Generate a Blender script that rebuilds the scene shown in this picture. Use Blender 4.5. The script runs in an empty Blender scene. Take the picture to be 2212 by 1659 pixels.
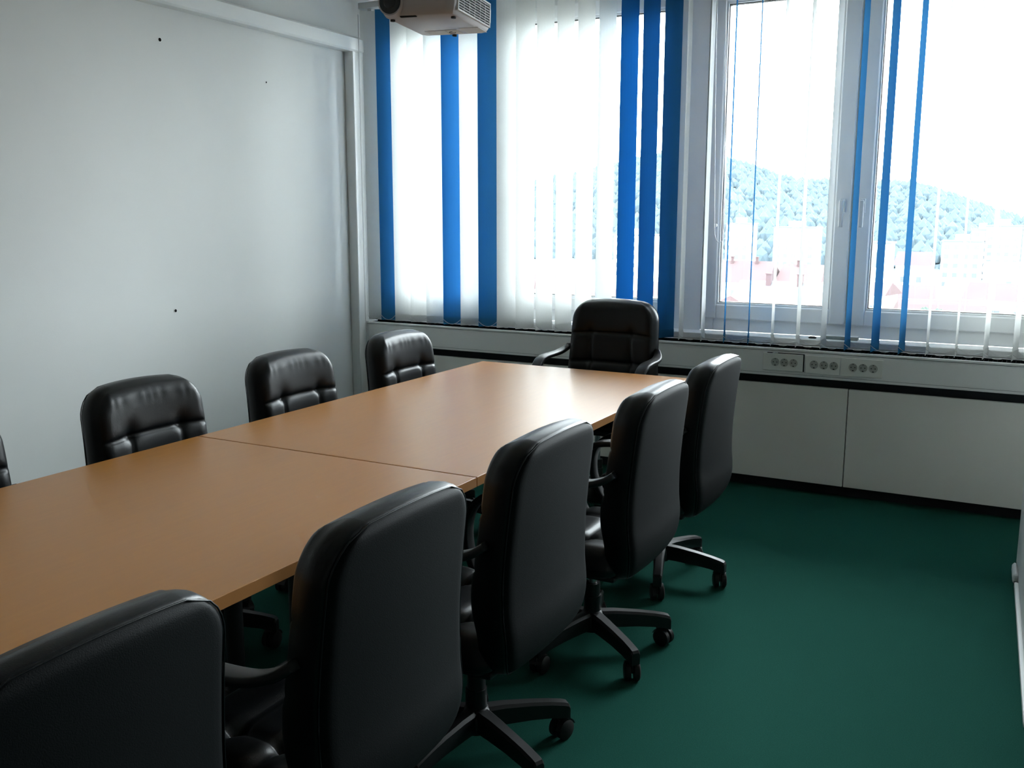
import bpy, bmesh, math, random
from mathutils import Vector, Matrix
random.seed(7)
PI = math.pi
scene = bpy.context.scene
COL = scene.collection

# ------------------------------------------------------------------ camera
cam_d = bpy.data.cameras.new('camera'); cam = bpy.data.objects.new('camera', cam_d); COL.objects.link(cam)
yaw, pitch, roll = 0.4938152, 0.17447129, 0.00112539
cy, sy = math.cos(yaw), math.sin(yaw)
fwd = Vector((-sy*math.cos(pitch), cy*math.cos(pitch), -math.sin(pitch)))
rgt = Vector((cy, sy, 0)); up = rgt.cross(fwd)
r2 = rgt*math.cos(roll) + up*math.sin(roll); u2 = -rgt*math.sin(roll) + up*math.cos(roll)
cam.matrix_world = Matrix(((r2.x, u2.x, -fwd.x, 0), (r2.y, u2.y, -fwd.y, 0), (r2.z, u2.z, -fwd.z, 1.5), (0, 0, 0, 1)))
cam_d.sensor_width = 36; cam_d.lens = 36*2100/2212; cam_d.clip_start = .05; cam_d.clip_end = 4000
scene.camera = cam

# ------------------------------------------------------------------ world: bright overcast sky
w = bpy.data.worlds.new('world'); scene.world = w; w.use_nodes = True
bg = w.node_tree.nodes['Background']
bg.inputs[0].default_value = (0.90, 0.965, 1.0, 1); bg.inputs[1].default_value = 12.0
vs = scene.view_settings
vs.view_transform = 'Standard'; vs.look = 'None'; vs.gamma = 1; vs.use_curve_mapping = False; vs.exposure = 1.62
for i, (x, wd) in enumerate(((-2.85, 1.95), (-0.75, 1.95), (1.3, 1.5))):      # sampling portals in the window openings
    l = bpy.data.lights.new('window_portal', 'AREA'); l.shape = 'RECTANGLE'; l.size = wd; l.size_y = 1.85
    l.cycles.is_portal = True
    o = bpy.data.objects.new('window_portal', l); COL.objects.link(o)
    o.location = (x, 5.66, 1.8); o.rotation_euler = (-PI/2, 0, 0)

# ------------------------------------------------------------------ materials
def mat(name, col, rough=.5, spec=.5, metal=0, var=0, vscale=8, bump=0, bscale=200, coat=0, stretch=None):
    m = bpy.data.materials.new(name); m.use_nodes = True; nt = m.node_tree; b = nt.nodes['Principled BSDF']
    b.inputs['Base Color'].default_value = (*col, 1); b.inputs['Roughness'].default_value = rough
    b.inputs['Specular IOR Level'].default_value = spec; b.inputs['Metallic'].default_value = metal
    if coat: b.inputs['Coat Weight'].default_value = coat
    tc = nt.nodes.new('ShaderNodeTexCoord')
    src = tc.outputs['Object']
    if stretch:
        mp = nt.nodes.new('ShaderNodeMapping'); mp.inputs['Scale'].default_value = stretch
        nt.links.new(src, mp.inputs[0]); src = mp.outputs[0]
    if var:
        n = nt.nodes.new('ShaderNodeTexNoise'); n.inputs['Scale'].default_value = vscale; n.inputs['Detail'].default_value = 5
        nt.links.new(src, n.inputs['Vector'])
        mx = nt.nodes.new('ShaderNodeMix'); mx.data_type = 'RGBA'
        mx.inputs[6].default_value = (*[c*(1-var) for c in col], 1); mx.inputs[7].default_value = (*[min(1, c*(1+var)) for c in col], 1)
        nt.links.new(n.outputs['Fac'], mx.inputs[0]); nt.links.new(mx.outputs[2], b.inputs['Base Color'])
    if bump:
        n2 = nt.nodes.new('ShaderNodeTexNoise'); n2.inputs['Scale'].default_value = bscale; n2.inputs['Detail'].default_value = 3
        nt.links.new(src, n2.inputs['Vector'])
        bp = nt.nodes.new('ShaderNodeBump'); bp.inputs['Strength'].default_value = bump; bp.inputs['Distance'].default_value = .002
        nt.links.new(n2.outputs['Fac'], bp.inputs['Height']); nt.links.new(bp.outputs[0], b.inputs['Normal'])
    return m

def cloth(name, col, trans):
    m = bpy.data.materials.new(name); m.use_nodes = True; nt = m.node_tree
    out = nt.nodes['Material Output']; nt.nodes.remove(nt.nodes['Principled BSDF'])
    tc = nt.nodes.new('ShaderNodeTexCoord'); n = nt.nodes.new('ShaderNodeTexNoise'); n.inputs['Scale'].default_value = 300
    nt.links.new(tc.outputs['Object'], n.inputs['Vector'])
    mx = nt.nodes.new('ShaderNodeMix'); mx.data_type = 'RGBA'
    mx.inputs[6].default_value = (*[c*.92 for c in col], 1); mx.inputs[7].default_value = (*[min(.9, c*1.06) for c in col], 1)
    nt.links.new(n.outputs['Fac'], mx.inputs[0])
    d = nt.nodes.new('ShaderNodeBsdfDiffuse'); t = nt.nodes.new('ShaderNodeBsdfTranslucent'); s = nt.nodes.new('ShaderNodeMixShader')
    s.inputs[0].default_value = trans
    nt.links.new(mx.outputs[2], d.inputs[0]); nt.links.new(mx.outputs[2], t.inputs[0])
    nt.links.new(d.outputs[0], s.inputs[1]); nt.links.new(t.outputs[0], s.inputs[2]); nt.links.new(s.outputs[0], out.inputs[0])
    return m

def glassmat():
    m = bpy.data.materials.new('window_glass'); m.use_nodes = True; nt = m.node_tree
    out = nt.nodes['Material Output']; nt.nodes.remove(nt.nodes['Principled BSDF'])
    t = nt.nodes.new('ShaderNodeBsdfTransparent'); t.inputs[0].default_value = (.93, .95, .95, 1)
    g = nt.nodes.new('ShaderNodeBsdfGlossy'); g.inputs['Roughness'].default_value = .02
    f = nt.nodes.new('ShaderNodeFresnel'); f.inputs[0].default_value = 1.45; s = nt.nodes.new('ShaderNodeMixShader')
    nt.links.new(f.outputs[0], s.inputs[0]); nt.links.new(t.outputs[0], s.inputs[1]); nt.links.new(g.outputs[0], s.inputs[2])
    nt.links.new(s.outputs[0], out.inputs[0]); return m

M = dict(
    wall=mat('wall_paint', (.72, .725, .71), .85, .2, var=.03, vscale=3, bump=.15, bscale=350),
    wallr=mat('side_wall_fill_cut', (.36, .355, .34), .85, .2, var=.03),  # unseen right wall, darkened to lower the fill on the chair backs
    wallb=mat('rear_wall_fill_cut', (.13, .115, .10), .8, .2, var=.08),  # unseen rear wall, darkened to lower the fill in the foreground
    duct=mat('white_duct_paint', (.78, .79, .78), .45, .4),
    ceil=mat('ceiling_paint', (.84, .84, .82), .9, .2),
    carpet=mat('green_carpet', (.0145, .078, .059), .97, .02, var=.35, vscale=260, bump=.9, bscale=600),
    panel=mat('grey_white_laminate', (.85, .83, .78), .55, .35, var=.02, vscale=5),
    trunk=mat('grey_white_metal', (.84, .85, .84), .45, .4),
    dark=mat('dark_recess', (.03, .035, .04), .8, .2),
    grille=mat('black_grille', (.008, .009, .01), .9, .05),
    frame=mat('white_window_plastic', (.90, .91, .91), .35, .5),
    sill=mat('white_sill', (.82, .83, .83), .3, .5),
    wood=mat('beech_laminate', (.44, .180, .028), .36, .66, var=.08, vscale=6, stretch=(14, 1.2, 1)),
    edge=mat('beech_edge', (.42, .18, .05), .4, .5, var=.12, vscale=10),
    leather=mat('black_leather', (.0035, .0045, .006), .36, .33, bump=.12, bscale=420),
    backp=mat('black_backing', (.0038, .0052, .006), .62, .12, bump=.2, bscale=500),
    plastic=mat('black_plastic', (.009, .0088, .010), .42, .42),
    rubber=mat('black_rubber', (.012, .012, .012), .6, .3),
    chrome=mat('grey_metal', (.5, .5, .52), .3, .5, metal=1),
    legm=mat('dark_table_metal', (.03, .03, .033), .4, .5),
    slatw=cloth('white_slat_cloth', (.84, .85, .84), .52),
    slatb=cloth('blue_slat_cloth', (.062, .26, .50), .5),
    chain=mat('white_chain', (.75, .75, .75), .4, .5),
    glass=glassmat(),
    proj=mat('projector_shell', (.50, .46, .47), .45, .4, var=.03),
    lens=mat('dark_lens', (.02, .025, .03), .15, .6),
    vent=mat('vent_black', (.02, .02, .02), .7, .2),
    paper=mat('white_sticker', (.75, .74, .74), .7, .3),
    socket=mat('socket_plastic', (.80, .81, .77), .4, .5),
    sockin=mat('socket_insert', (.42, .43, .40), .4, .5),
    bar=mat('grey_green_plastic', (.38, .42, .38), .5, .4),
    hole=mat('black_hole', (.01, .01, .01), .9, .1),
    rail=mat('dark_headrail', (.55, .56, .56), .4, .5),
    hill=mat('hill_slope_haze_tint', (.031, .041, .047), .95, .1, var=.25, vscale=.03),  # bluish tint stands in for distance haze
    tree=mat('hill_tree_haze_tint', (.030, .042, .049), .95, .1, var=.35, vscale=.05),  # same haze put into the crown colour
    ground=mat('town_ground', (.14, .14, .13), .95, .1, var=.3, vscale=.03),
    bwhite=mat('pale_render', (.7, .68, .65), .9, .1),
    bgrey=mat('grey_render', (.05, .055, .06), .9, .1),
    bwin=mat('far_window', (.026, .033, .038), .4, .5),
    roofr=mat('red_roof', (.040, .027, .028), .9, .1, var=.15, vscale=.3),
    roofg=mat('grey_roof', (.05, .054, .06), .9, .1, var=.15, vscale=.3),
    green=mat('bush_green', (.022, .030, .026), .95, .1, var=.3, vscale=.6),
)

# ------------------------------------------------------------------ helpers
def obj(name, me, m=None, parent=None, loc=(0, 0, 0), rot=(0, 0, 0), kind=None, label=None):
    if isinstance(me, bmesh.types.BMesh):
        bm = me; me = bpy.data.meshes.new(name); bmesh.ops.recalc_face_normals(bm, faces=bm.faces); bm.to_mesh(me); bm.free()
    if m and not me.materials: me.materials.append(m)
    o = bpy.data.objects.new(name, me); COL.objects.link(o)
    o.location = loc; o.rotation_euler = rot
    if parent: o.parent = parent
    if kind: o['kind'] = kind
    if label: o['label'] = label
    return o
def empty(name, loc=(0, 0, 0), rz=0, kind=None):
    o = bpy.data.objects.new(name, None); COL.objects.link(o); o.location = loc; o.rotation_euler = (0, 0, rz); o.empty_display_size = .1
    if kind: o['kind'] = kind
    return o
def tag(o, label, cat, group=None):
    o['label'] = label; o['category'] = cat
    if group: o['group'] = group
    return o
def box(bm, a, b, bev=0, seg=1):
    n0 = len(bm.verts)
    r = bmesh.ops.create_cube(bm, size=1); vs_ = r['verts']
    for v in vs_:
        v.co = Vector([(a[i]+b[i])/2 + v.co[i]*(b[i]-a[i]) for i in range(3)])
    if bev:
        es = list({e for v in vs_ for e in v.link_edges})
        bmesh.ops.bevel(bm, geom=es, offset=bev, segments=seg, affect='EDGES', profile=.5)
    return bm
def boxm(a, b, bev=0, seg=1):
    return box(bmesh.new(), a, b, bev, seg)
def struct(name, a, b, m, bev=0, parent=None):
    return obj(name, boxm(a, b, bev), m, parent, kind='structure')
def cyl(bm, p, q, r, r1=None, n=20, cap=True):
    p, q = Vector(p), Vector(q); d = q-p; r1 = r if r1 is None else r1
    rr = bmesh.ops.create_cone(bm, cap_ends=cap, segments=n, radius1=r, radius2=r1, depth=d.length)
    mt = Matrix.Translation((p+q)/2) @ d.to_track_quat('Z', 'Y').to_matrix().to_4x4()
    bmesh.ops.transform(bm, matrix=mt, verts=rr['verts']); return bm
def smooth(o, ang=None):
    for f in o.data.polygons: f.use_smooth = True
    if ang:
        try: o.data.set_sharp_from_angle(angle=math.radians(ang))
        except Exception: pass
    return o
def tube(bm, pts, r, n=6, flat=None):
    """sweep of a circle or a flat (w,h) rounded rectangle in the plane of travel (path in YZ keeps X as side)"""
    rings = []
    P = [Vector(p) for p in pts]
    for i, p in enumerate(P):
        t = (P[min(i+1, len(P)-1)] - P[max(i-1, 0)]).normalized()
        s = Vector((1, 0, 0)) if flat else t.cross(Vector((0, 0, 1)))
        if s.length < 1e-4: s = Vector((1, 0, 0))
        s.normalize(); u = s.cross(t).normalized(); ring = []
        if flat:
            w_, h_ = flat[i] if isinstance(flat, list) else flat
            for k in range(12):
                a = 2*PI*k/12; c, d = math.cos(a), math.sin(a)
                e = .45
                ring.append(bm.verts.new(p + s*(w_/2*math.copysign(abs(c)**e, c)) + u*(h_/2*math.copysign(abs(d)**e, d))))
        else:
            for k in range(n):
                a = 2*PI*k/n; ring.append(bm.verts.new(p + s*(r*math.cos(a)) + u*(r*math.sin(a))))
        rings.append(ring)
    for a, b in zip(rings, rings[1:]):
        m_ = len(a)
        for k in range(m_): bm.faces.new((a[k], a[(k+1) % m_], b[(k+1) % m_], b[k]))
    bm.faces.new(rings[0][::-1]); bm.faces.new(rings[-1]); return bm
def catmull(pts, sub=5):
    out = []; n = len(pts); V = [Vector(p) for p in pts]
    for i in range(n-1):
        p0, p1, p2, p3 = V[max(i-1, 0)], V[i], V[i+1], V[min(i+2, n-1)]
        for k in range(sub):
            t = k/sub
            out.append(.5*((2*p1)+(-p0+p2)*t+(2*p0-5*p1+4*p2-p3)*t*t+(-p0+3*p1-3*p2+p3)*t**3))
    out.append(V[-1]); return out
def lerp_tab(tab, z):
    if z <= tab[0][0]: return tab[0][1]
    for i in range(len(tab)-1):
        (z0, v0), (z1, v1) = tab[i], tab[i+1]
        if z <= z1:
            vm = tab[i-1] if i else (2*z0-z1, v0); vp = tab[i+2] if i+2 < len(tab) else (2*z1-z0, v1)
            t = (z-z0)/(z1-z0); h = z1-z0
            m0 = (v1-vm[1])/(z1-vm[0])*h; m1 = (vp[1]-v0)/(vp[0]-z0)*h
            return (2*t**3-3*t*t+1)*v0+(t**3-2*t*t+t)*m0+(-2*t**3+3*t*t)*v1+(t**3-t*t)*m1
    return tab[-1][1]

# ------------------------------------------------------------------ room shell
XL, XR, YB, YW, ZC = -3.97, 2.3, -2.2, 5.2, 2.85
struct('floor', (XL-.2, YB-.1, -.15), (XR+.2, 5.45, 0), M['carpet'])
struct('ceiling', (XL-.2, YB-.1, ZC), (XR+.2, 5.6, ZC+.15), M['ceil'])
struct('wall_left', (XL-.2, YB, 0), (XL, 5.7, ZC), M['wall'])
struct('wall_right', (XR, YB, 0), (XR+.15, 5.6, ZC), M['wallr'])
struct('wall_back', (XL-.2, YB-.15, 0), (XR+.2, YB, ZC), M['wallb'])  # unseen; set far back and dark so the light falls off
# window wall: parapet under the sill, lintel and piers
struct('wall_front', (XL, 5.33, 0), (XR, 5.60, .82), M['wall'])
struct('trim_4', (XL, 5.46, 2.76), (XR, 5.66, ZC), M['frame'])                # lintel over the windows
struct('trim_5', (XL, 5.45, .82), (-3.79, 5.66, 2.76), M['frame'])
struct('trim_6', (-1.855, 5.45, .82), (-1.70, 5.66, 2.76), M['frame'])
struct('trim_7', (.245, 5.45, .82), (.43, 5.66, 2.76), M['frame'])
struct('trim_8', (2.1, 5.45, .82), (XR, 5.66, 2.76), M['frame'])
# corner pipe cover and horizontal duct along the left wall
bm = bmesh.new(); box(bm, (XL, 5.13, 0), (-3.90, 5.32, 2.50), .004)
o = obj('trim_1', bm, M['duct'], kind='structure')
bm = bmesh.new()
ys = [YB+.02, 5.27]
for y0, y1 in (ys,):
    dz = .018
    vs_ = [(XL, y0, 2.498+dz*4), (-3.905, y0, 2.498+dz*4), (-3.895, y0, 2.508+dz*4), (-3.895, y0, 2.578+dz*4), (-3.915, y0, 2.592+dz*4), (XL, y0, 2.592+dz*4),
           (XL, y1, 2.496), (-3.905, y1, 2.496), (-3.895, y1, 2.506), (-3.895, y1, 2.576), (-3.915, y1, 2.590), (XL, y1, 2.590)]
    V = [bm.verts.new(v) for v in vs_]
    for k in range(6): bm.faces.new((V[k], V[(k+1) % 6], V[6+(k+1) % 6], V[6+k]))
    bm.faces.new(V[:6]); bm.faces.new(V[6:])
obj('trim_2', bm, M['duct'], kind='structure')
# sill
struct('trim_3', (-3.88, 5.326, .796), (XR, 5.47, .832), M['sill'], .004)

# holes / plugs in the left wall
for (y, z, r, lb) in ((3.648, 2.351, .009, 'small dark plug hole high on the white left wall, nearest the duct'),
                      (4.41, 2.231, .005, 'tiny dark nail mark on the left wall towards the window corner'),
                      (3.647, .991, .008, 'small brown plug hole low on the left wall above the middle chairs')):
    t = tag(empty('wall_plug', (XL, y, z)), lb, 'wall plug')
    b_ = bmesh.new(); cyl(b_, (0, 0, 0), (.002, 0, 0), r, n=12); obj('plug', b_, M['hole'], t)
    b_ = bmesh.new(); cyl(b_, (0, 0, 0), (.001, 0, 0), r*1.5, n=12); obj('rim', b_, M['duct'], t)

# ------------------------------------------------------------------ windows
def frame_ring(x0, x1, z0, z1, w_, y0, y1, bev=.004):
    bm = bmesh.new()
    box(bm, (x0, y0, z0), (x0+w_, y1, z1), bev); box(bm, (x1-w_, y0, z0), (x1, y1, z1), bev)
    box(bm, (x0+w_-.001, y0, z0), (x1-w_+.001, y1, z0+w_), bev); box(bm, (x0+w_-.001, y0, z1-w_), (x1-w_+.001, y1, z1), bev)
    return bm
def sash(win, x0, x1, z0, z1, handle_side):
    s = obj('sash', frame_ring(x0, x1, z0, z1, .082, 5.438, 5.505, .006), M['frame'], win)
    obj('glazing_bead', frame_ring(x0+.080, x1-.080, z0+.080, z1-.080, .012, 5.447, 5.50, .002), M['sill'], s)
    obj('glazing_seal', frame_ring(x0+.091, x1-.091, z0+.091, z1-.091, .005, 5.462, 5.497, 0), M['rubber'], s)
    obj('pane', boxm((x0+.085, 5.478, z0+.085), (x1-.085, 5.484, z1-.085)), M['glass'], s)
    if handle_side:
        hx = x1-.041 if handle_side > 0 else x0+.041
        h = bmesh.new()
        box(h, (hx-.014, 5.428, 1.50), (hx+.014, 5.438, 1.575), .003)
        cyl(h, (hx, 5.43, 1.555), (hx, 5.395, 1.555), .009, n=12)
        box(h, (hx-.011, 5.385, 1.425), (hx+.011, 5.40, 1.567), .005, 2)
        obj('handle', h, M['sill'], s)
    return s
def window(name, x0, x1, split):
    win = empty(name, (0, 0, 0), kind='structure')
    obj('frame', frame_ring(x0, x1, .835, 2.76, .075, 5.46, 5.56), M['frame'], win)
    sx = x0 + split
    obj('mullion', boxm((sx-.05, 5.462, .9), (sx+.05, 5.56, 2.7), .003), M['frame'], win)
    sash(win, x0+.012, sx-.008, .905, 2.71, 1)
    sash(win, sx+.012, x1-.012, .905, 2.71, -1)
    # outer metal drip sill
    obj('drip_sill', boxm((x0, 5.56, .80), (x1, 5.72, .83), .003), M['trunk'], win)
    return win
window('window_1', -3.79, -1.855, .80)
window('window_2', -1.70, .245, .81)
window('window_3', .43, 2.10, .81)  # unseen window, added to light the room

# ------------------------------------------------------------------ cable trunking and lower cladding
t = tag(empty('cable_trunking', (0, 0, 0)), 'long grey-white cable trunking box with a slotted top under the window sill', 'trunking')
obj('front_panel', boxm((-3.895, 5.20, .640), (XR-.01, 5.215, .790), .003), M['trunk'], t)
bm = bmesh.new(); box(bm, (-3.895, 5.216, .640), (XR-.01, 5.315, .652)); box(bm, (-3.895, 5.299, .652), (XR-.01, 5.314, .7945)); obj('back_channel', bm, M['trunk'], t)
bm = bmesh.new(); box(bm, (-3.89, 5.197, .776), (XR-.01, 5.20, .7775)); box(bm, (-3.89, 5.1985, .6545), (XR-.01, 5.2, .6555)); obj('panel_groove', bm, M['dark'], t)
bm = bmesh.new()
x = -3.88
box(bm, (-3.89, 5.215, .752), (XR-.012, 5.299, .757))
box(bm, (-3.89, 5.2975, .757), (XR-.012, 5.2990, .7943))
obj('grille_floor', bm, M['grille'], t)
bm = bmesh.new(); x = -3.88
while x < XR-.05:
    box(bm, (x, 5.216, .776), (x+.004, 5.298, .7895)); x += .02
for yy in (5.225, 5.257, 5.289): box(bm, (-3.89, yy-.002, .778), (XR-.012, yy+.002, .787))
obj('grille_fins', bm, M['grille'], t, kind='stuff')
obj('end_cap', boxm((-3.899, 5.198, .638), (-3.875, 5.32, .792), .002), M['trunk'], t)
struct('trim_9', (XL, 5.29, .58), (XR, 5.325, .66), M['dark'])
struct('baseboard_front', (XL, 5.30, 0), (XR, 5.328, .075), M['dark'])
tw = tag(empty('wall_cladding', (0, 0, 0)), 'row of grey-white flat cladding panels below the cable trunking', 'wall panel')
jx = [-3.965, -2.43, -.821, .79, XR-.02]
for a, b in zip(jx, jx[1:]):
    obj('panel', boxm((a+.0025, 5.23, .066), (b-.0025, 5.2505, .592), .0015), M['panel'], tw)
obj('panel_backing', boxm((-3.96, 5.2515, .07), (XR-.03, 5.289, .588)), M['dark'], tw)

def socket_unit(name, x0, x1, z0, z1, xs, label, tilt=0, popped=False):
    e = tag(empty(name, ((x0+x1)/2, 5.197, (z0+z1)/2)), label, 'socket', 'triple power sockets on the trunking')
    e.rotation_euler = (0, tilt, 0)
    cx, cz = (x0+x1)/2, (z0+z1)/2
    y0 = -.006 if popped else -.0035
    obj('faceplate', boxm((x0-cx, y0, z0-cz), (x1-cx, .0025, z1-cz), .001), M['socket'], e)
    if popped:
        b_ = bmesh.new(); box(b_, (x1-cx, -.001, z0-cz), (x1-cx+.0055, .002, z1-cz+.004)); box(b_, (x0-cx+.02, -.001, z1-cz), (x1-cx+.0055, .002, z1-cz+.004))
        obj('gap', b_, M['hole'], e, label='dark gap beside the loose faceplate')
    for x in xs:
        b_ = bmesh.new()
        n = 28; r0, r1, r2_ = .0222, .0195, .0185
        yo = y0
        rings = []
        for (r, y) in ((r0, yo-.0005), (r0-.001, yo-.0025), (r1, yo-.0025), (r2_, yo-.0006)):
            rings.append([b_.verts.new((x-cx+r*math.cos(2*PI*k/n), y, (.716-cz)+r*math.sin(2*PI*k/n))) for k in range(n)])
        for A, B in zip(rings, rings[1:]):
            for k in range(n): b_.faces.new((A[k], A[(k+1) % n], B[(k+1) % n], B[k]))
        b_.faces.new(rings[-1])
        s = smooth(obj('socket', b_, M['sockin'], e), 30)
        h = bmesh.new()
        for dx, dz, r in ((-.0095, 0, .0027), (.0095, 0, .0027)):
            cyl(h, (x-cx+dx, yo-.0018, .716-cz+dz), (x-cx+dx, yo, .716-cz+dz), r, n=10)
        box(h, (x-cx-.004, yo-.0022, .716-cz-.0185), (x-cx+.004, yo-.0008, .716-cz-.0145)); box(h, (x-cx-.003, yo-.0022, .716-cz+.0155), (x-cx+.003, yo-.0008, .716-cz+.0185))
        obj('pin_holes', h, M['hole'], s)
socket_unit('socket_panel', -1.262, -1.052, .672, .762, (-1.197, -1.149, -1.101), 'triple power socket with a loose faceplate, left of the three on the trunking', popped=True)
socket_unit('socket_panel', -1.040, -.865, .668, .762, (-.995, -.945, -.895), 'flush triple power socket, middle of the three on the trunking')
socket_unit('socket_panel', -.860, -.655, .668, .762, (-.799, -.750, -.700), 'flush triple power socket, right of the three on the trunking')
bm = bmesh.new(); tube(bm, catmull([(-1.215, 5.187, .742), (-1.218, 5.186, .752), (-1.213, 5.187, .762), (-1.20, 5.19, .766), (-1.185, 5.193, .766)], 4), .0022)
tag(smooth(obj('cable_stub', bm, M['chain'])), 'short white bent wire stub sticking out above the leftmost socket', 'wire')

# ------------------------------------------------------------------ vertical blinds
YBL, ZB0, ZB1, SW = 5.258, .800, 2.755, .125
def slat_mesh(bm, sub=3):
    pass
def make_slat_meshes(col):
    b_ = bmesh.new(); n = 6; t_ = .0006
    F, R_ = [], []
    for k in range(n+1):
        s = -SW/2 + SW*k/n; c = .004*(1-(2*s/SW)**2)
        F.append((s, c)); R_.append((s, c+t_))
    prof = F + R_[::-1]
    zs = [ZB0, ZB1]
    lo = [b_.verts.new((x, y, zs[0])) for x, y in prof]; hi = [b_.verts.new((x, y, zs[1])) for x, y in prof]
    m_ = len(prof)
    for k in range(m_): b_.faces.new((lo[k], lo[(k+1) % m_], hi[(k+1) % m_], hi[k]))
    for k in range(n):
        b_.faces.new((lo[k], lo[k+1], lo[m_-2-k], lo[m_-1-k])); b_.faces.new((hi[k], hi[k+1], hi[m_-2-k], hi[m_-1-k]))
    me = bpy.data.meshes.new('slat'); bmesh.ops.recalc_face_normals(b_, faces=b_.faces); b_.to_mesh(me); b_.free()
    me.materials.append(col); return me
def make_pocket(col):
    b_ = bmesh.new(); n = 6
    prof = [(-SW/2+SW*k/n, .004*(1-(2*k/n-1)**2)-.0016) for k in range(n+1)] + [(-SW/2+SW*k/n, .004*(1-(2*k/n-1)**2)+.0022) for k in range(n, -1, -1)]
    lo = [b_.verts.new((x, y, ZB0+.0005)) for x, y in prof]; hi = [b_.verts.new((x, y, ZB0+.045)) for x, y in prof]; m_ = len(prof)
    for k in range(m_): b_.faces.new((lo[k], lo[(k+1) % m_], hi[(k+1) % m_], hi[k]))
    for k in range(n):
        b_.faces.new((lo[k], lo[k+1], lo[m_-2-k], lo[m_-1-k])); b_.faces.new((hi[k], hi[k+1], hi[m_-2-k], hi[m_-1-k]))
    me = bpy.data.meshes.new('weight_pocket'); bmesh.ops.recalc_face_normals(b_, faces=b_.faces); b_.to_mesh(me); b_.free()
    me.materials.append(col); return me
SM = {'w': make_slat_meshes(M['slatw']), 'b': make_slat_meshes(M['slatb'])}
PM = {'w': make_pocket(M['slatw']), 'b': make_pocket(M['slatb'])}
b_ = bmesh.new(); box(b_, (-.012, -.004, ZB1-.001), (.012, .006, ZB1+.012), .002); hook = bpy.data.meshes.new('hanger'); b_.to_mesh(hook); b_.free(); hook.materials.append(M['rail'])
def blind(label, slats, x0, x1):
    e = tag(empty('vertical_blind', ((x0+x1)/2, YBL, ZB1)), label, 'blind')
    cx = (x0+x1)/2
    obj('headrail', boxm((x0-cx, -.022, .014), (x1-cx, .022, .05), .003), M['rail'], e)
    prev = None
    for i, (x, c, th) in enumerate(slats):
        a = math.radians(90-th)                     # th: angle from the window normal
        s = obj('slat', SM[c], None, e, (x-cx, 0, -ZB1), (0, 0, a))
        if c == 'b': s['label'] = 'blue fabric slat'
        obj('weight_pocket', PM[c], None, s); obj('hanger', hook, None, s)
        if i+1 < len(slats):
            xn, cn, thn = slats[i+1]; an = math.radians(90-thn)
            inv = Matrix.Rotation(-a, 4, 'Z')
            for side in (-1, 1):
                ch = bmesh.new()
                p = Vector((x+side*math.cos(a)*SW/2, side*math.sin(a)*SW/2, ZB0+.035)); q = Vector((xn+side*math.cos(an)*SW/2, side*math.sin(an)*SW/2, ZB0+.035))
                if side < 0: p.y -= .004; q.y -= .004
                pts = []
                for k in range(11):
                    u = k/10; v = p.lerp(q, u); v.z -= .030*4*u*(1-u)+.0; v = inv @ Vector((v.x-x, v.y, v.z)); pts.append(v)
                tube(ch, pts, .0013, 5); obj('chain', ch, M['chain'], s)

    return e
A = [(-3.857,'w',62),(-3.742,'b',72),(-3.628,'w',60),(-3.505,'w',58),(-3.384,'w',50),(-3.258,'b',42),(-3.128,'w',52),(-3.0,'b',42),(-2.871,'w',40),
     (-2.743,'w',36),(-2.612,'w',27),(-2.483,'w',27),(-2.354,'w',27),(-2.225,'w',27),(-2.092,'b',30),(-1.966,'b',26),(-1.840,'b',30)]
B = [(-1.748,'w',-7.7),(-1.621,'w',-7.8),(-1.497,'b',-12.8),(-1.363,'b',-12.8),(-1.235,'w',-6.5),(-1.1,'w',-3.1),(-0.968,'w',2.5),(-0.845,'b',3.5),
     (-0.708,'b',10.0),(-0.579,'b',6.9),(-0.459,'w',0.9),(-0.326,'w',1.2),(-0.194,'w',8.2),(-0.065,'w',11.2),(.07,'w',3),(.2,'w',5)]
blind('nearly closed vertical blind of white and blue slats over the left window', A, -3.93, -1.78)
blind('opened vertical blind with edge-on white and blue slats over the right window', B, -1.775, .30)
# pull-cord loop of the right blind and the cord at the left wall
bm = bmesh.new()
pts = [(-1.622, 5.31, 2.72), (-1.615, 5.31, 2.2), (-1.600, 5.31, 1.7), (-1.592, 5.31, 1.44), (-1.585, 5.31, 1.37), (-1.570, 5.312, 1.342), (-1.553, 5.316, 1.345), (-1.545, 5.32, 1.39), (-1.55, 5.32, 1.7), (-1.565, 5.32, 2.2), (-1.58, 5.32, 2.72)]
tube(bm, catmull(pts, 5), .0022)
e = tag(empty('cord_loop', (-1.59, 5.31, 1.34)), 'thin white cord loop hanging at the left edge of the right window', 'cord')
o = smooth(obj('cord', bm, M['chain'], e)); o.location = (1.59, -5.31, -1.34)
b_ = bmesh.new(); box(b_, (-1.586, 5.303, 1.425), (-1.578-.012+.012, 5.317, 1.44), .002); o = obj('cord_joiner', b_, M['chain'], e); o.location = (1.59, -5.31, -1.34)
bm = bmesh.new(); tube(bm, [(-3.885, 5.175, 2.72), (-3.886, 5.175, 1.8), (-3.884, 5.175, .85), (-3.88, 5.175, .60)], .0022)
tag(smooth(obj('hanging_cord', bm, M['chain'])), 'thin white cord hanging down beside the corner pipe cover', 'cord')
bm = bmesh.new(); tube(bm, catmull([(-2.93, 5.40, 2.72), (-2.925, 5.40, 2.2), (-2.90, 5.40, 1.6), (-2.885, 5.40, 1.25), (-2.875, 5.40, 1.22), (-2.87, 5.40, 1.25), (-2.885, 5.40, 1.6), (-2.90, 5.40, 2.2), (-2.905, 5.40, 2.72)], 4), .003)
tag(smooth(obj('roller_cord', bm, M['dark'])), 'thin dark cord hanging behind the closed white slats', 'cord')

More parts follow.
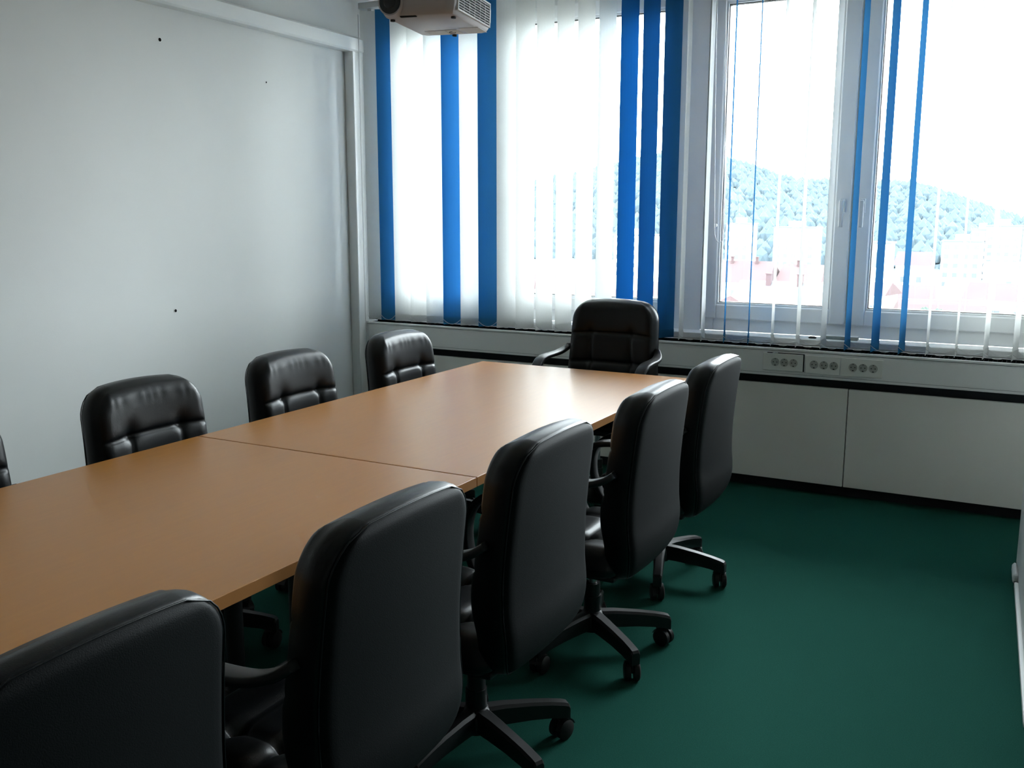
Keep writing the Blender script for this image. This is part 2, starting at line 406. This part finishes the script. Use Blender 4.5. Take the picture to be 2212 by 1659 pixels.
# things on the sill
bm = bmesh.new(); box(bm, (-.095, -.022, 0), (.095, .022, .018), .004, 2)
e = tag(empty('flat_box', (-.905, 5.385, .832), .02), 'flat pale grey-green plastic bar lying on the window sill', 'box')
obj('body', bm, M['bar'], e); obj('lid', boxm((-.093, -.02, .018), (.093, .02, .0205), .001), M['frame'], e)
bm = bmesh.new(); box(bm, (-.02, -.009, 0), (.02, .009, .008), .003, 2); box(bm, (-.012, -.006, .008), (.012, .006, .011), .001)
tag(obj('window_wedge', bm, M['legm'], loc=(-1.045, 5.37, .832)), 'tiny dark wedge lying on the sill left of the flat bar', 'wedge')

# ------------------------------------------------------------------ tables
def table(y0, y1, label):
    x0, x1, zt, th = -2.505, -1.390, .74, .028
    cx, cy_ = (x0+x1)/2, (y0+y1)/2
    e = tag(empty('conference_table', (cx, cy_, 0)), label, 'table', 'conference tables joined end to end')
    W_, D_ = (x1-x0)/2, (y1-y0)/2
    obj('tabletop', boxm((-W_+.0015, -D_+.0015, zt-th), (W_-.0015, D_-.0015, zt), .0008), M['wood'], e)
    for n, a, b in (('l', (-W_, -D_, zt-th), (-W_+.0014, D_, zt-.0006)), ('r', (W_-.0014, -D_, zt-th), (W_, D_, zt-.0006)),
                    ('n', (-W_+.0014, -D_, zt-th), (W_-.0014, -D_+.0014, zt-.0006)), ('f', (-W_+.0014, D_-.0014, zt-th), (W_-.0014, D_, zt-.0006))):
        obj('edge_band', boxm(a, b), M['edge'], e)
    for sy_ in (-1, 1):
        yy = sy_*(D_-.30)
        for sx in (-1, 1):
            b_ = bmesh.new(); cyl(b_, (sx*.13, yy, .045), (sx*.13, yy, .665), .028, n=20); smooth(obj('column', b_, M['legm'], e), 40)
        f_ = bmesh.new(); box(f_, (-.30, yy-.035, .008), (.30, yy+.035, .045), .012, 2)
        f = obj('foot', f_, M['legm'], e)
        for sx in (-.27, .27):
            b_ = bmesh.new(); cyl(b_, (sx, yy, 0), (sx, yy, .012), .022, n=14); obj('glide', b_, M['rubber'], f)
        obj('top_arm', boxm((-.45, yy-.03, .665), (.45, yy+.03, .711), .006), M['legm'], e)
    obj('beam', boxm((-.02, -D_+.26, .62), (.02, D_-.26, .68), .004), M['legm'], e)
    return e
table(2.3695, 4.330, 'beech-coloured conference table nearest the windows, end chair at its head')
table(.402, 2.3655, 'beech-coloured conference table in the foreground, joined to the one by the windows')

# ------------------------------------------------------------------ office chair
ZT, ZB = .95, .330
RO = [(.33, .185), (.36, .212), (.40, .232), (.46, .240), (.54, .234), (.64, .234), (.75, .242), (.86, .254), (.95, .266)]
def halfw(z, W0, rt, rb, zt=ZT, zb=ZB):
    W1 = W0 - .012*max(0, (z-.6)/.35) - .03*max(0, (.50-z)/.17)**1.5
    if z > zt-rt: W1 = W1 - rt + math.sqrt(max(0, rt*rt-(z-(zt-rt))**2))
    if z < zb+rb: W1 = W1 - rb + math.sqrt(max(0, rb*rb-((zb+rb)-z)**2))
    return W1
def rear_off(x, z): return lerp_tab(RO, z) - .018*(abs(x)/.24)**2
def gs(d, s): return math.exp(-(d/s)**2)
def back_depth(x, z, d):
    g = 1-(1-min(d/.045, 1))**2; t_ = .060 + .038*math.sqrt(max(0, g))
    # lumbar fill and tufting
    t_ += .012*gs(z-.55, .10)
    edge = min(1, d/.03)
    for zz in (.783, .63):
        t_ -= edge*(.009*gs(z-zz, .0045) + .004*gs(z-zz, .018))
    if z < .785:
        f_ = min(1, (.785-z)/.01)
        for xx in (-.078, .078): t_ -= f_*edge*(.0065*gs(abs(x)-.112, .004) + .0015*gs(abs(x)-.112, .014))
    for zz in (.783, .63):
        t_ -= .008*gs(abs(x)-.112, .020)*gs(z-zz, .018)+.007*gs(abs(x)-.112, .03)*gs(z-zz-.02, .03)
    t_ += .0006*math.sin(x*150+2*math.sin(x*37))*gs(z-.905, .022)*edge
    return t_
def zrow(b): return ZB + (ZT-ZB)*(.72*b + .28*(.5-.5*math.cos(PI*b)))
def grid_obj(fn, nx, nz, bm):
    G = [[bm.verts.new(fn(-1+2*i/nx, j/nz)) for i in range(nx+1)] for j in range(nz+1)]
    for j in range(nz):
        for i in range(nx): bm.faces.new((G[j][i], G[j][i+1], G[j+1][i+1], G[j+1][i]))
    per = G[0][:] + [G[j][nx] for j in range(1, nz+1)] + G[nz][-2::-1] + [G[j][0] for j in range(nz-1, 0, -1)]
    return G, per
def mesh_of(bm, name, m, ang=None):
    me = bpy.data.meshes.new(name); bmesh.ops.recalc_face_normals(bm, faces=bm.faces); bm.to_mesh(me); bm.free(); me.materials.append(m)
    for p in me.polygons: p.use_smooth = True
    if ang: me.set_sharp_from_angle(angle=math.radians(ang))
    return me
CH = {}
def xmap(a): return math.sin(a*PI/2*.72)/math.sin(PI/2*.72)
def build_back():
    bm = bmesh.new(); nx, nz = 52, 84; W0 = .238
    def sag(x, b): return -.022*(abs(x)/.24)**2*b*b
    def fn(a, b):
        z = zrow(b); w_ = halfw(z, W0, .088, .10); x = xmap(a)*w_
        d = min(w_-abs(x), (ZT-z), (z-ZB)); d = max(0, d)
        return (x, -rear_off(x, z)+back_depth(x, z, d), z+sag(x, b))
    G, per = grid_obj(fn, nx, nz, bm)
    prev = per
    cz = (ZT+ZB)/2
    for t_, infl in ((.052, .004), (.030, .007), (.010, .004), (.0, .0)):
        ring = []
        for v in per:
            x, y, z = v.co; r = -rear_off(x, z); i_ = per.index(v)
            tg = per[(i_+2) % len(per)].co-per[i_-2].co; dv = Vector((tg.z, 0, -tg.x)).normalized()
            ring.append(bm.verts.new((x+dv.x*infl, r+t_, z+dv.z*infl)))
        n = len(per)
        for k in range(n): bm.faces.new((prev[k], prev[(k+1) % n], ring[(k+1) % n], ring[k]))
        prev = ring
    ring = [bm.verts.new((v.co.x*.95, v.co.y+.004, cz+(v.co.z-cz)*.97)) for v in prev]
    n = len(per)
    for k in range(n): bm.faces.new((prev[k], prev[(k+1) % n], ring[(k+1) % n], ring[k]))
    CH['backrest'] = mesh_of(bm, 'backrest', M['leather'])
    bm = bmesh.new()
    def fr(a, b):
        z = zrow(b); w_ = halfw(z, W0, .088, .10)*.996; x = xmap(a)*w_
        d = max(0, min(w_-abs(x), ZT-z, z-ZB)); g = math.sqrt(max(0, 1-(1-min(d/.03, 1))**2))
        zc = cz+(z-cz)*.995
        return (x, -rear_off(x, z)+.003-.012*g, zc+sag(x, b))
    G, per = grid_obj(fr, 26, 44, bm)
    CH['back_panel'] = mesh_of(bm, 'back_panel', M['backp'])
    # seam piping round the rear edge
    bm = bmesh.new(); pts = []
    for k in range(0, 121):
        u = k/120*4
        if u < 1: a, b = -1+2*u, 0
        elif u < 2: a, b = 1, u-1
        elif u < 3: a, b = 1-2*(u-2), 1
        else: a, b = -1, 4-u
        z = zrow(b); w_ = halfw(z, W0, .088, .10)*1.004; x = xmap(a)*w_
        pts.append((x, -rear_off(x, z)-.0005, cz+(z-cz)*1.002+sag(x, b)))
    tube(bm, pts, .0016, 6); CH['piping'] = mesh_of(bm, 'piping', M['leather'])
build_back()
def build_seat():
    bm = bmesh.new(); nx, nz = 40, 44; W0, Y0, Y1 = .235, -.165, .265
    def hw(y):
        W1 = W0; rf, rb = .07, .05
        if y > Y1-rf: W1 += -rf+math.sqrt(max(0, rf*rf-(y-(Y1-rf))**2))
        if y < Y0+rb: W1 += -rb+math.sqrt(max(0, rb*rb-((Y0+rb)-y)**2))
        return W1
    def fn(a, b):
        y = Y0+(Y1-Y0)*(.7*b+.3*(.5-.5*math.cos(PI*b))); w_ = hw(y); x = xmap(a)*w_
        d = max(0, min(w_-abs(x), Y1-y, y-Y0)); g = math.sqrt(max(0, 1-(1-min(d/.05, 1))**2))
        z = .395+.055*g - .02*max(0, (y-.15)/.12)**2 - .008*gs(math.hypot(x, y), .15)
        e_ = min(1, d/.03)
        for yy in (-.02, .11): z -= e_*(.008*gs(y-yy, .005)+.009*gs(y-yy, .022))+.018*gs(abs(x)-.112, .024)*gs(y-yy, .024)
        z -= e_*(.006*gs(abs(x)-.112, .005)+.006*gs(abs(x)-.112, .02))
        return (x, y, z)
    G, per = grid_obj(fn, nx, nz, bm); prev = per; n = len(per)
    for z, s in ((.385, 1.02), (.365, 1.02), (.352, .97)):
        ring = [bm.verts.new((v.co.x*s, .03+(v.co.y-.03)*s, z)) for v in per]
        for k in range(n): bm.faces.new((prev[k], prev[(k+1) % n], ring[(k+1) % n], ring[k]))
        prev = ring
    bm.faces.new(prev); CH['seat'] = mesh_of(bm, 'seat', M['leather'])
    bm = bmesh.new(); box(bm, (-.20, -.16, .330), (.20, .22, .353), .01, 2); box(bm, (-.09, -.10, .285), (.09, .09, .332), .015, 2)
    CH['seat_mechanism'] = mesh_of(bm, 'seat_mechanism', M['plastic'], 35)
    bm = bmesh.new(); tube(bm, catmull([(0, -.02, .322), (0, -.10, .322), (0, -.140, .345), (0, -.160, .385), (0, -.172, .43)], 5), 0, flat=(.07, .016))
    CH['back_bracket'] = mesh_of(bm, 'back_bracket', M['plastic'], 50)
build_seat()
def build_arm(s):
    bm = bmesh.new()
    P = [(-.175, .705), (-.145, .685), (-.095, .672), (-.02, .668), (.06, .666), (.12, .652), (.165, .615), (.187, .56), (.185, .49), (.16, .42), (.12, .370), (.06, .338), (0, .330)]
    X = [.245, .262, .275, .282, .282, .280, .278, .276, .272, .268, .262, .24, .19]
    W_ = [.030, .036, .044, .050, .052, .050, .046, .042, .040, .040, .040, .044, .05]
    pts = [(s*x, y, z) for x, (y, z) in zip(X, P)]
    cp = catmull(pts, 4); ws = []
    for i in range(len(cp)):
        u = i/4; k = min(int(u), len(W_)-2); ws.append((W_[k]+(W_[k+1]-W_[k])*(u-k)+.006, .022))
    tube(bm, cp, 0, flat=ws); return mesh_of(bm, 'armrest', M['plastic'], 60)
CH['armL'] = build_arm(-1); CH['armR'] = build_arm(1)
bm = bmesh.new(); cyl(bm, (0, 0, 0), (.006, 0, 0), .010, .007, n=14); CH['bolt'] = mesh_of(bm, 'bolt', M['chrome'], 40)
def build_base():
    bm = bmesh.new()
    prof = [(0, .075), (.040, .075), (.046, .09), (.046, .125), (.036, .14), (.030, .145), (0, .145)]
    n = 24; rings = [[bm.verts.new((r*math.cos(2*PI*k/n), r*math.sin(2*PI*k/n), z)) for k in range(n)] for r, z in prof[1:-1]]
    for A_, B_ in zip(rings, rings[1:]):
        for k in range(n): bm.faces.new((A_[k], A_[(k+1) % n], B_[(k+1) % n], B_[k]))
    bm.faces.new(rings[0]); bm.faces.new(rings[-1]); CH['hub'] = mesh_of(bm, 'hub', M['plastic'], 40)
    bm = bmesh.new(); cyl(bm, (0, 0, .14), (0, 0, .20), .030, n=20); cyl(bm, (0, 0, .20), (0, 0, .245), .026, n=20); CH['column_cover'] = mesh_of(bm, 'column_cover', M['plastic'], 40)
    bm = bmesh.new(); cyl(bm, (0, 0, .15), (0, 0, .29), .014, n=16); CH['gas_column'] = mesh_of(bm, 'gas_column', M['chrome'], 40)
    bm = bmesh.new(); cyl(bm, (0, 0, .15), (0, 0, .40), .014, n=16); CH['gas_column_long'] = mesh_of(bm, 'gas_column', M['chrome'], 40)
    # one leg along +X
    bm = bmesh.new(); secs = []
    for (x, zt_, zb_, w_) in ((.030, .142, .085, .050), (.08, .140, .084, .044), (.16, .131, .080, .038), (.22, .122, .074, .036), (.262, .113, .066, .036), (.275, .108, .060, .034), (.280, .100, .060, .030)):
        h = w_/2; c_ = h*.45
        secs.append([bm.verts.new(p) for p in ((x, -h, zb_), (x, -h, zt_-.008), (x, -c_-.004, zt_), (x, c_+.004, zt_), (x, h, zt_-.008), (x, h, zb_))])
    for a_, b2 in zip(secs, secs[1:]):
        for k in range(6): bm.faces.new((a_[k], a_[(k+1) % 6], b2[(k+1) % 6], b2[k]))
    bm.faces.new(secs[0]); bm.faces.new(secs[-1]); CH['leg'] = mesh_of(bm, 'leg', M['plastic'], 28)
    bm = bmesh.new()
    for s in (-1, 1):
        cyl(bm, (0, s*.006, .030), (0, s*.022, .030), .030, n=22); cyl(bm, (0, s*.022, .030), (0, s*.026, .030), .030, .024, n=22)
    cyl(bm, (0, -.008, .030), (0, .008, .030), .008, n=8)
    CH['caster'] = mesh_of(bm, 'caster', M['rubber'], 35)
    bm = bmesh.new(); box(bm, (-.014, -.005, .030), (.030, .005, .062), .003); cyl(bm, (.012, 0, .058), (.012, 0, .072), .008, n=10)
    # hood over the wheels
    for s in (-1, 1):
        pass
    nn = 8; ri = [[bm.verts.new(((.034)*math.cos(a)-0.0, y_, .031+.034*math.sin(a))) for a in [PI*.08+PI*.55*k/nn for k in range(nn+1)]] for y_ in (-.023, .023)]
    for k in range(nn): bm.faces.new((ri[0][k], ri[0][k+1], ri[1][k+1], ri[1][k]))
    CH['caster_fork'] = mesh_of(bm, 'caster_fork', M['plastic'], 40)
    bm = bmesh.new(); tube(bm, [(.06, .06, .305), (.14, .07, .303), (.20, .075, .300), (.235, .077, .296)], .0045, 8); cyl(bm, (.225, .0765, .297), (.262, .079, .294), .010, n=10)
    CH['height_lever'] = mesh_of(bm, 'height_lever', M['plastic'], 40)
build_base()
def chair(x, y, facing, base, label, group, lift=0, tilt=0):
    e = tag(empty('office_chair', (x, y, 0), facing), label, 'chair', group)
    u = (0, 0, lift)
    bk = obj('backrest', CH['backrest'], None, e, u)
    obj('back_panel', CH['back_panel'], None, e, u); obj('piping', CH['piping'], None, bk)
    obj('seat', CH['seat'], None, e, u); obj('seat_mechanism', CH['seat_mechanism'], None, e, u); obj('back_bracket', CH['back_bracket'], None, e, u)
    for s, k in ((-1, 'armL'), (1, 'armR')):
        a = obj('armrest', CH[k], None, e, u)
        obj('bolt', CH['bolt'], None, a, (s*.274 + (0.010 if s > 0 else -.016), -.06+.0, .0) if False else (s*.292, .17, .455), (0, 0, 0 if s > 0 else PI))
    obj('height_lever', CH['height_lever'], None, e, u)
    obj('hub', CH['hub'], None, e); obj('column_cover', CH['column_cover'], None, e)
    obj('gas_column', CH['gas_column_long' if lift > .05 else 'gas_column'], None, e)
    for k in range(5):
        l = obj('leg', CH['leg'], None, e, (0, 0, 0), (0, 0, math.radians(base+72*k)-facing))
        rz = random.uniform(0, 6.28)
        c_ = obj('caster', CH['caster'], None, l, (.258, 0, 0), (0, 0, rz))
        obj('caster_fork', CH['caster_fork'], None, l, (.258, 0, 0), (0, 0, rz))
    return e
gr, gl = 'chairs along the right side of the table', 'chairs along the wall side of the table'
HX = -1.265
chair(HX-.03, 3.71, PI/2, 0, 'black leather office chair at the window end of the right-hand row, back turned', gr, lift=-.010)
chair(HX, 2.94, PI/2, 36, 'black office chair second from the windows in the right-hand row, its back turned', gr, lift=.004)
chair(HX-.015, 2.17, PI/2, 48, 'black office chair in the middle of the right-hand row, beside the table joint', gr, lift=.012)
chair(HX, 1.47, PI/2, 60, 'large black office chair second from the foreground in the right-hand row', gr, lift=.014)
chair(HX-.03, .80, PI/2, 20, 'nearest black office chair, cut off by the lower left corner of the photo', gr, lift=.010)
chair(-2.50, 3.87, -PI/2, 10, 'tufted black leather chair in the corner of wall and windows, facing the room', gl, lift=-.022)
chair(-2.50, 3.08, -PI/2, 40, 'tufted black leather chair in the middle of the wall side row', gl, lift=-.022)
chair(-2.49, 2.31, -PI/2, 25, 'tufted black leather chair on the wall side by the table joint', gl, lift=-.022)
chair(-2.50, 1.535, -PI/2, 5, 'black chair on the wall side just cut by the left edge of the photo', gl, lift=-.022)
chair(-1.93, 4.52, PI, 80, 'black chair at the head of the table in front of the blinds, arms showing', None, lift=.10)

# ------------------------------------------------------------------ ceiling projector
e = tag(empty('ceiling_projector', (-2.035, 3.19, 2.182), math.radians(8)), 'pale grey projector hanging from the ceiling over the table', 'projector')
bm = bmesh.new()
W_, D_, H_ = .146, .183, .115
lo = [(-W_, -D_+.02), (-W_+.03, -D_+.002), (W_-.03, -D_-.004), (W_, -D_+.012), (W_, D_-.01), (W_-.02, D_), (-W_+.02, D_), (-W_, D_-.02)]
secs = []
for z, s in ((0, .90), (.012, .955), (.035, 1.0), (.085, 1.0), (.105, .97), (H_, .90)):
    secs.append([bm.verts.new((x*s, y*s, z)) for x, y in lo])
for a_, b2 in zip(secs, secs[1:]):
    for k in range(8): bm.faces.new((a_[k], a_[(k+1) % 8], b2[(k+1) % 8], b2[k]))
bm.faces.new(secs[0]); bm.faces.new(secs[-1])
bmesh.ops.bevel(bm, geom=[ed for ed in bm.edges], offset=.003, segments=1, affect='EDGES')
body = smooth(obj('body', bm, M['proj'], e), 35)
b_ = bmesh.new(); cyl(b_, (-.096, -.165, .046), (-.096, -.190, .046), .050, .047, n=36); smooth(obj('lens_ring', b_, M['proj'], e), 40)
b_ = bmesh.new(); cyl(b_, (-.096, -.186, .046), (-.096, -.193, .046), .043, .041, n=36); ln = smooth(obj('lens', b_, M['lens'], e), 40)
b_ = bmesh.new(); cyl(b_, (-.096, -.193, .046), (-.096, -.196, .046), .024, .020, n=24); smooth(obj('lens_glass', b_, M['lens'], ln), 40)
b_ = bmesh.new(); box(b_, (-.070, -.165, -.0035), (-.005, -.153, .004), .003, 2); obj('focus_slider', b_, M['vent'], e)
# side vent on +X: frame and louvres
vf = obj('vent_frame', boxm((W_-.004, -.145, .022), (W_+.003, .15, .098), .003), M['vent'], e)
b_ = bmesh.new(); box(b_, (W_-.002, -.150, .016), (W_+.005, .155, .022)); box(b_, (W_-.002, -.150, .098), (W_+.005, .155, .104)); box(b_, (W_-.002, -.150, .022), (W_+.005, -.143, .098)); box(b_, (W_-.002, .148, .022), (W_+.005, .155, .098))
obj('vent_rim', b_, M['paper'], e)
for k in range(8):
    z = .027+k*.0092
    obj('louvre', boxm((W_+.002, -.143, z), (W_+.0055, .148, z+.0022)), M['proj'], e)
for k in range(5):
    y = -.10+k*.05
    obj('louvre_post', boxm((W_+.002, y, .022), (W_+.0055, y+.0025, .098)), M['proj'], e)
obj('sticker', boxm((-.09, .085, -.0012), (-.01, .155, 0)), M['paper'], e); obj('sticker', boxm((-.005, .08, -.0012), (.045, .15, 0)), M['paper'], e)
b_ = bmesh.new(); tube(b_, [(.012+.012*math.cos(a), .118+.012*math.sin(a), -.002) for a in [2*PI*k/16*.8 for k in range(17)]], .0011, 5); obj('cable_loop', b_, M['vent'], e)
b_ = bmesh.new(); box(b_, (.06, .06, -.001), (.14, .15, .001), .0005); obj('lamp_cover', b_, M['paper'], e)
for x, y in ((.0, .165), (-.12, -.12), (.12, -.12)):
    b_ = bmesh.new(); cyl(b_, (x, y, -.006), (x, y, .002), .009, n=14); obj('foot', b_, M['vent'], e)
b_ = bmesh.new(); box(b_, (-.09, -.09, H_-.002), (.09, .09, H_+.006), .002); cyl(b_, (0, 0, H_), (0, 0, .585), .022, n=20); smooth(obj('mount_pole', b_, M['proj'], e), 40)
b_ = bmesh.new(); cyl(b_, (0, 0, .58), (0, 0, .62), .06, n=24); smooth(obj('ceiling_plate', b_, M['proj'], e), 40)
e.rotation_euler = (math.radians(-2), math.radians(1.0), math.radians(8)); 

# ------------------------------------------------------------------ low white cabinet at the right edge
RZ = math.radians(2.5)
e = tag(empty('low_cabinet', (.036, 4.27, 0), RZ), 'white low cabinet standing at the right edge of the photo', 'cabinet')
obj('body', boxm((0, -1.26, .004), (.50, .33, .74), .003), M['trunk'], e)
obj('plinth', boxm((.02, -1.30, 0), (.48, -1.262, .06)), M['dark'], e)
obj('top', boxm((-.004, -1.27, .74), (.505, .334, .765), .003), M['frame'], e)
e = tag(empty('floor_duct', (.036, 4.27, 0), RZ), 'thin white cable duct strip on the carpet along the right cabinet', 'cable duct')
bm = bmesh.new(); box(bm, (-.016, -1.22, 0), (0, .012, .022), .005, 2); obj('duct', bm, M['duct'], e)
bm = bmesh.new(); box(bm, (-.022, .035, 0), (0.0, .20, .045), .014, 3); obj('end_cap', bm, M['duct'], e)
bm = bmesh.new(); box(bm, (-.016, .014, .002), (0, .034, .016)); obj('joint', bm, M['dark'], e)

# ------------------------------------------------------------------ outside: ground, town, wooded hill
obj('ground_outside', boxm((-700, 25, -17), (500, 1200, -16.5)), M['ground'], kind='structure')
def ridge_h(x):
    T = [(-600, 8), (-330, 12), (-290, 25), (-262, 30), (-235, 33), (-200, 36), (-174, 33), (-158, 30), (-142, 24), (-110, 18), (-64, 15), (-40, 9), (-9, -1), (60, -8), (400, -14)]
    for (a, p), (b, q) in zip(T, T[1:]):
        if a <= x <= b: return p+(q-p)*(x-a)/(b-a)
    return -12
def hill_z(X, Y):
    u = max(0, min(1, (Y-300)/300)); Xr = X*600/Y
    return -14 + (ridge_h(Xr)-2+14)*(u**.8) + 2.2*math.sin(X*.05+Y*.02)*u
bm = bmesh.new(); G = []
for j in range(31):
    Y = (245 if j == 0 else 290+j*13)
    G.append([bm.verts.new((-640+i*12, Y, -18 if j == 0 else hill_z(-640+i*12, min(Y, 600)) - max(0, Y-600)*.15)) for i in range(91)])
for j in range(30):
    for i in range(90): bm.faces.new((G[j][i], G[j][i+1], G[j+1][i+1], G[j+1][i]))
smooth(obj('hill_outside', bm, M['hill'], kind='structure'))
# forest on the hill: uncountable crowns
proto = []
bmf = bmesh.new()
def crown(bm, x, y, z, r, h):
    n = 6; off = random.random()*6
    base = [bm.verts.new((x+r*math.cos(off+2*PI*k/n)*random.uniform(.8, 1.2), y+r*math.sin(off+2*PI*k/n), z+h*.25)) for k in range(n)]
    mid = [bm.verts.new((x+r*.75*math.cos(off+2*PI*(k+.5)/n), y+r*.75*math.sin(off+2*PI*(k+.5)/n), z+h*random.uniform(.6, .75))) for k in range(n)]
    top = bm.verts.new((x, y, z+h)); bot = bm.verts.new((x, y, z))
    for k in range(n):
        k2 = (k+1) % n
        bm.faces.new((base[k], base[k2], mid[k])); bm.faces.new((base[k2], mid[k2], mid[k])); bm.faces.new((mid[k], mid[k2], top)); bm.faces.new((base[k2], base[k], bot))
for k in range(7000):
    Y = random.uniform(296, 603) if k > 700 else random.uniform(590, 603)
    X = random.uniform(-.62, .06)*Y
    s = random.uniform(.6, 1.3)
    crown(bmf, X, Y, hill_z(X, Y)-1.2, 2.2*s, 5.5*s)
tag(obj('forest', bmf, M['tree'], kind='stuff'), 'haze-tinted pale blue forest covering the hill beyond the town', 'forest')

def tower(name, cx, cy, w_, d, z0, z1, label, cols=5, rows=8, m='bwhite', top=True, group=None):
    e = tag(empty(name, (cx, cy, z0)), label, 'building', group); H = z1-z0
    obj('wall', boxm((-w_/2, -d/2, 0), (w_/2, d/2, H)), M[m], e)
    obj('roof', boxm((-w_/2-.3, -d/2-.3, H), (w_/2+.3, d/2+.3, H+.35)), M['bgrey'], e)
    if top: obj('roof_box', boxm((-w_*.2, -d*.2, H+.35), (w_*.15, d*.2, H+1.8)), M[m], e)
    b_ = bmesh.new()
    for i in range(cols):
        for j in range(rows):
            x = -w_/2+w_*(i+.5)/cols; z = H*(j+.5)/rows
            box(b_, (x-w_/cols*.26, -d/2-.12, z-H/rows*.25), (x+w_/cols*.26, -d/2+.05, z+H/rows*.25))
    obj('windows', b_, M['bwin'], e, kind='stuff'); return e
def house(cx, cy, w_, d, z0, hw, hr, label, roof='roofr', rot=0, chim=1, group=None, name='house'):
    e = tag(empty(name, (cx, cy, z0), rot), label, 'house', group)
    obj('wall', boxm((-w_/2, -d/2, 0), (w_/2, d/2, hw)), M['bwhite'], e)
    b_ = bmesh.new(); o_ = .5
    V = [b_.verts.new(v) for v in ((-w_/2-o_, -d/2-o_, hw-.1), (w_/2+o_, -d/2-o_, hw-.1), (w_/2+o_, d/2+o_, hw-.1), (-w_/2-o_, d/2+o_, hw-.1), (-w_/2-o_*.5, 0, hw+hr), (w_/2+o_*.5, 0, hw+hr))]
    for f in ((0, 1, 5, 4), (2, 3, 4, 5), (0, 4, 3), (1, 2, 5), (3, 2, 1, 0)): b_.faces.new([V[k] for k in f])
    rf = obj('roof', b_, M[roof], e)
    for k in range(chim):
        x = (-.15+.4*k)*w_; b_ = bmesh.new(); box(b_, (x-.18, -.6, hw+hr*.6), (x+.18, -.2, hw+hr+.5)); box(b_, (x-.22, -.65, hw+hr+.5), (x+.22, -.15, hw+hr+.58)); obj('chimney', b_, M['roofr'], rf)
    b_ = bmesh.new(); n = max(2, int(w_/2.6))
    for i in range(n):
        for j in range(max(1, int(hw/2.9))):
            x = -w_/2+w_*(i+.5)/n; z = 1.5+j*2.9
            box(b_, (x-.5, -d/2-.06, z-.6), (x+.5, -d/2+.05, z+.6))
    obj('windows', b_, M['bwin'], e, kind='stuff'); return e
tower('tower_block', -56.1, 262, 10.4, 9, -16.5, -2.4, 'white tower block seen through the narrow pane of the right window', 5, 7)
tower('apartment_block', -72.6, 268, 6.2, 9, -16.5, -1.6, 'pale round-topped block left of the tower block', 3, 6)
tower('apartment_block', -16.6, 262, 8.6, 9, -16.5, -5.4, 'low grey-banded apartment block on the right below the hill', 4, 5)
tower('apartment_block', -8.0, 268, 7.5, 9, -16.5, -1.8, 'tallest stepped apartment block at the far right of the view', 4, 8)
tower('apartment_block', -13.4, 283, 5.0, 7, -16.5, -2.9, 'stepped apartment block between the two right-hand blocks', 2, 7)
tower('apartment_block', -27.9, 205, 4.6, 8, -16.5, -4.4, 'plain pale block behind the blue slats of the right window', 1, 2, top=False)
tower('apartment_block', -100, 262, 12, 9, -16.5, -4.8, 'pale block glimpsed between the closed slats of the left window', 5, 5)
house(-35.5, 132, 8.4, 7, -16.5, 9.0, 2.6, 'long house with a red roof below the tower block', chim=2)
house(-27.6, 134, 5.0, 7, -16.5, 9.2, 2.0, 'small red-roofed house right of the long one', chim=1)
house(-16.4, 72, 5.6, 6, -16.5, 11.2, 1.9, 'near house with a grey ridge and two chimneys', 'roofg', chim=2)
house(-17.2, 63, 2.9, 5, -16.5, 11.3, 1.5, 'near small gable turned towards the window', 'roofr', rot=PI/2, chim=0)
house(-6.2, 74, 5.5, 6, -16.5, 9.9, 1.4, 'near grey-roofed house on the right in the washed-out town', 'roofg', chim=0)
house(-23.2, 222, 6.2, 8, -16.5, 7.4, 2.6, 'pale hall with a rounded-looking orange roof on the right', chim=0)
spots = [(-60, 190), (-48, 175), (-44, 205), (-66, 215), (-32, 180), (-18, 165), (-10, 185), (-12, 140), (-4, 150), (-5, 215), (-22, 150), (-52, 150), (-80, 170), (-95, 190), (-75, 140), (-62, 120), (-55, 100), (-45, 110), (-1, 120), (-8, 105)]
for i, (x, y) in enumerate(spots):
    house(x, y, random.uniform(6, 9), 6, -16.5, random.uniform(4.5, 7), random.uniform(1.6, 2.4), 'tiny red-roofed house in the washed-out town between window and hill', 'roofr' if i % 3 else 'roofg', rot=random.uniform(-.3, .3), chim=0, group='small houses of the town')
bm = bmesh.new()
for k in range(14): crown(bm, random.uniform(-1.5, 1.5), random.uniform(-1, 1), random.uniform(0, 1.5), 1.2, 2.2)
t = tag(empty('town_tree', (-8.4, 92, -10)), 'grey-green tree standing among the town houses on the right', 'tree')
obj('crown', bm, M['green'], t); b_ = bmesh.new(); cyl(b_, (0, 0, -6.5), (0, 0, .8), .25, n=8); obj('trunk', b_, M['green'], t)
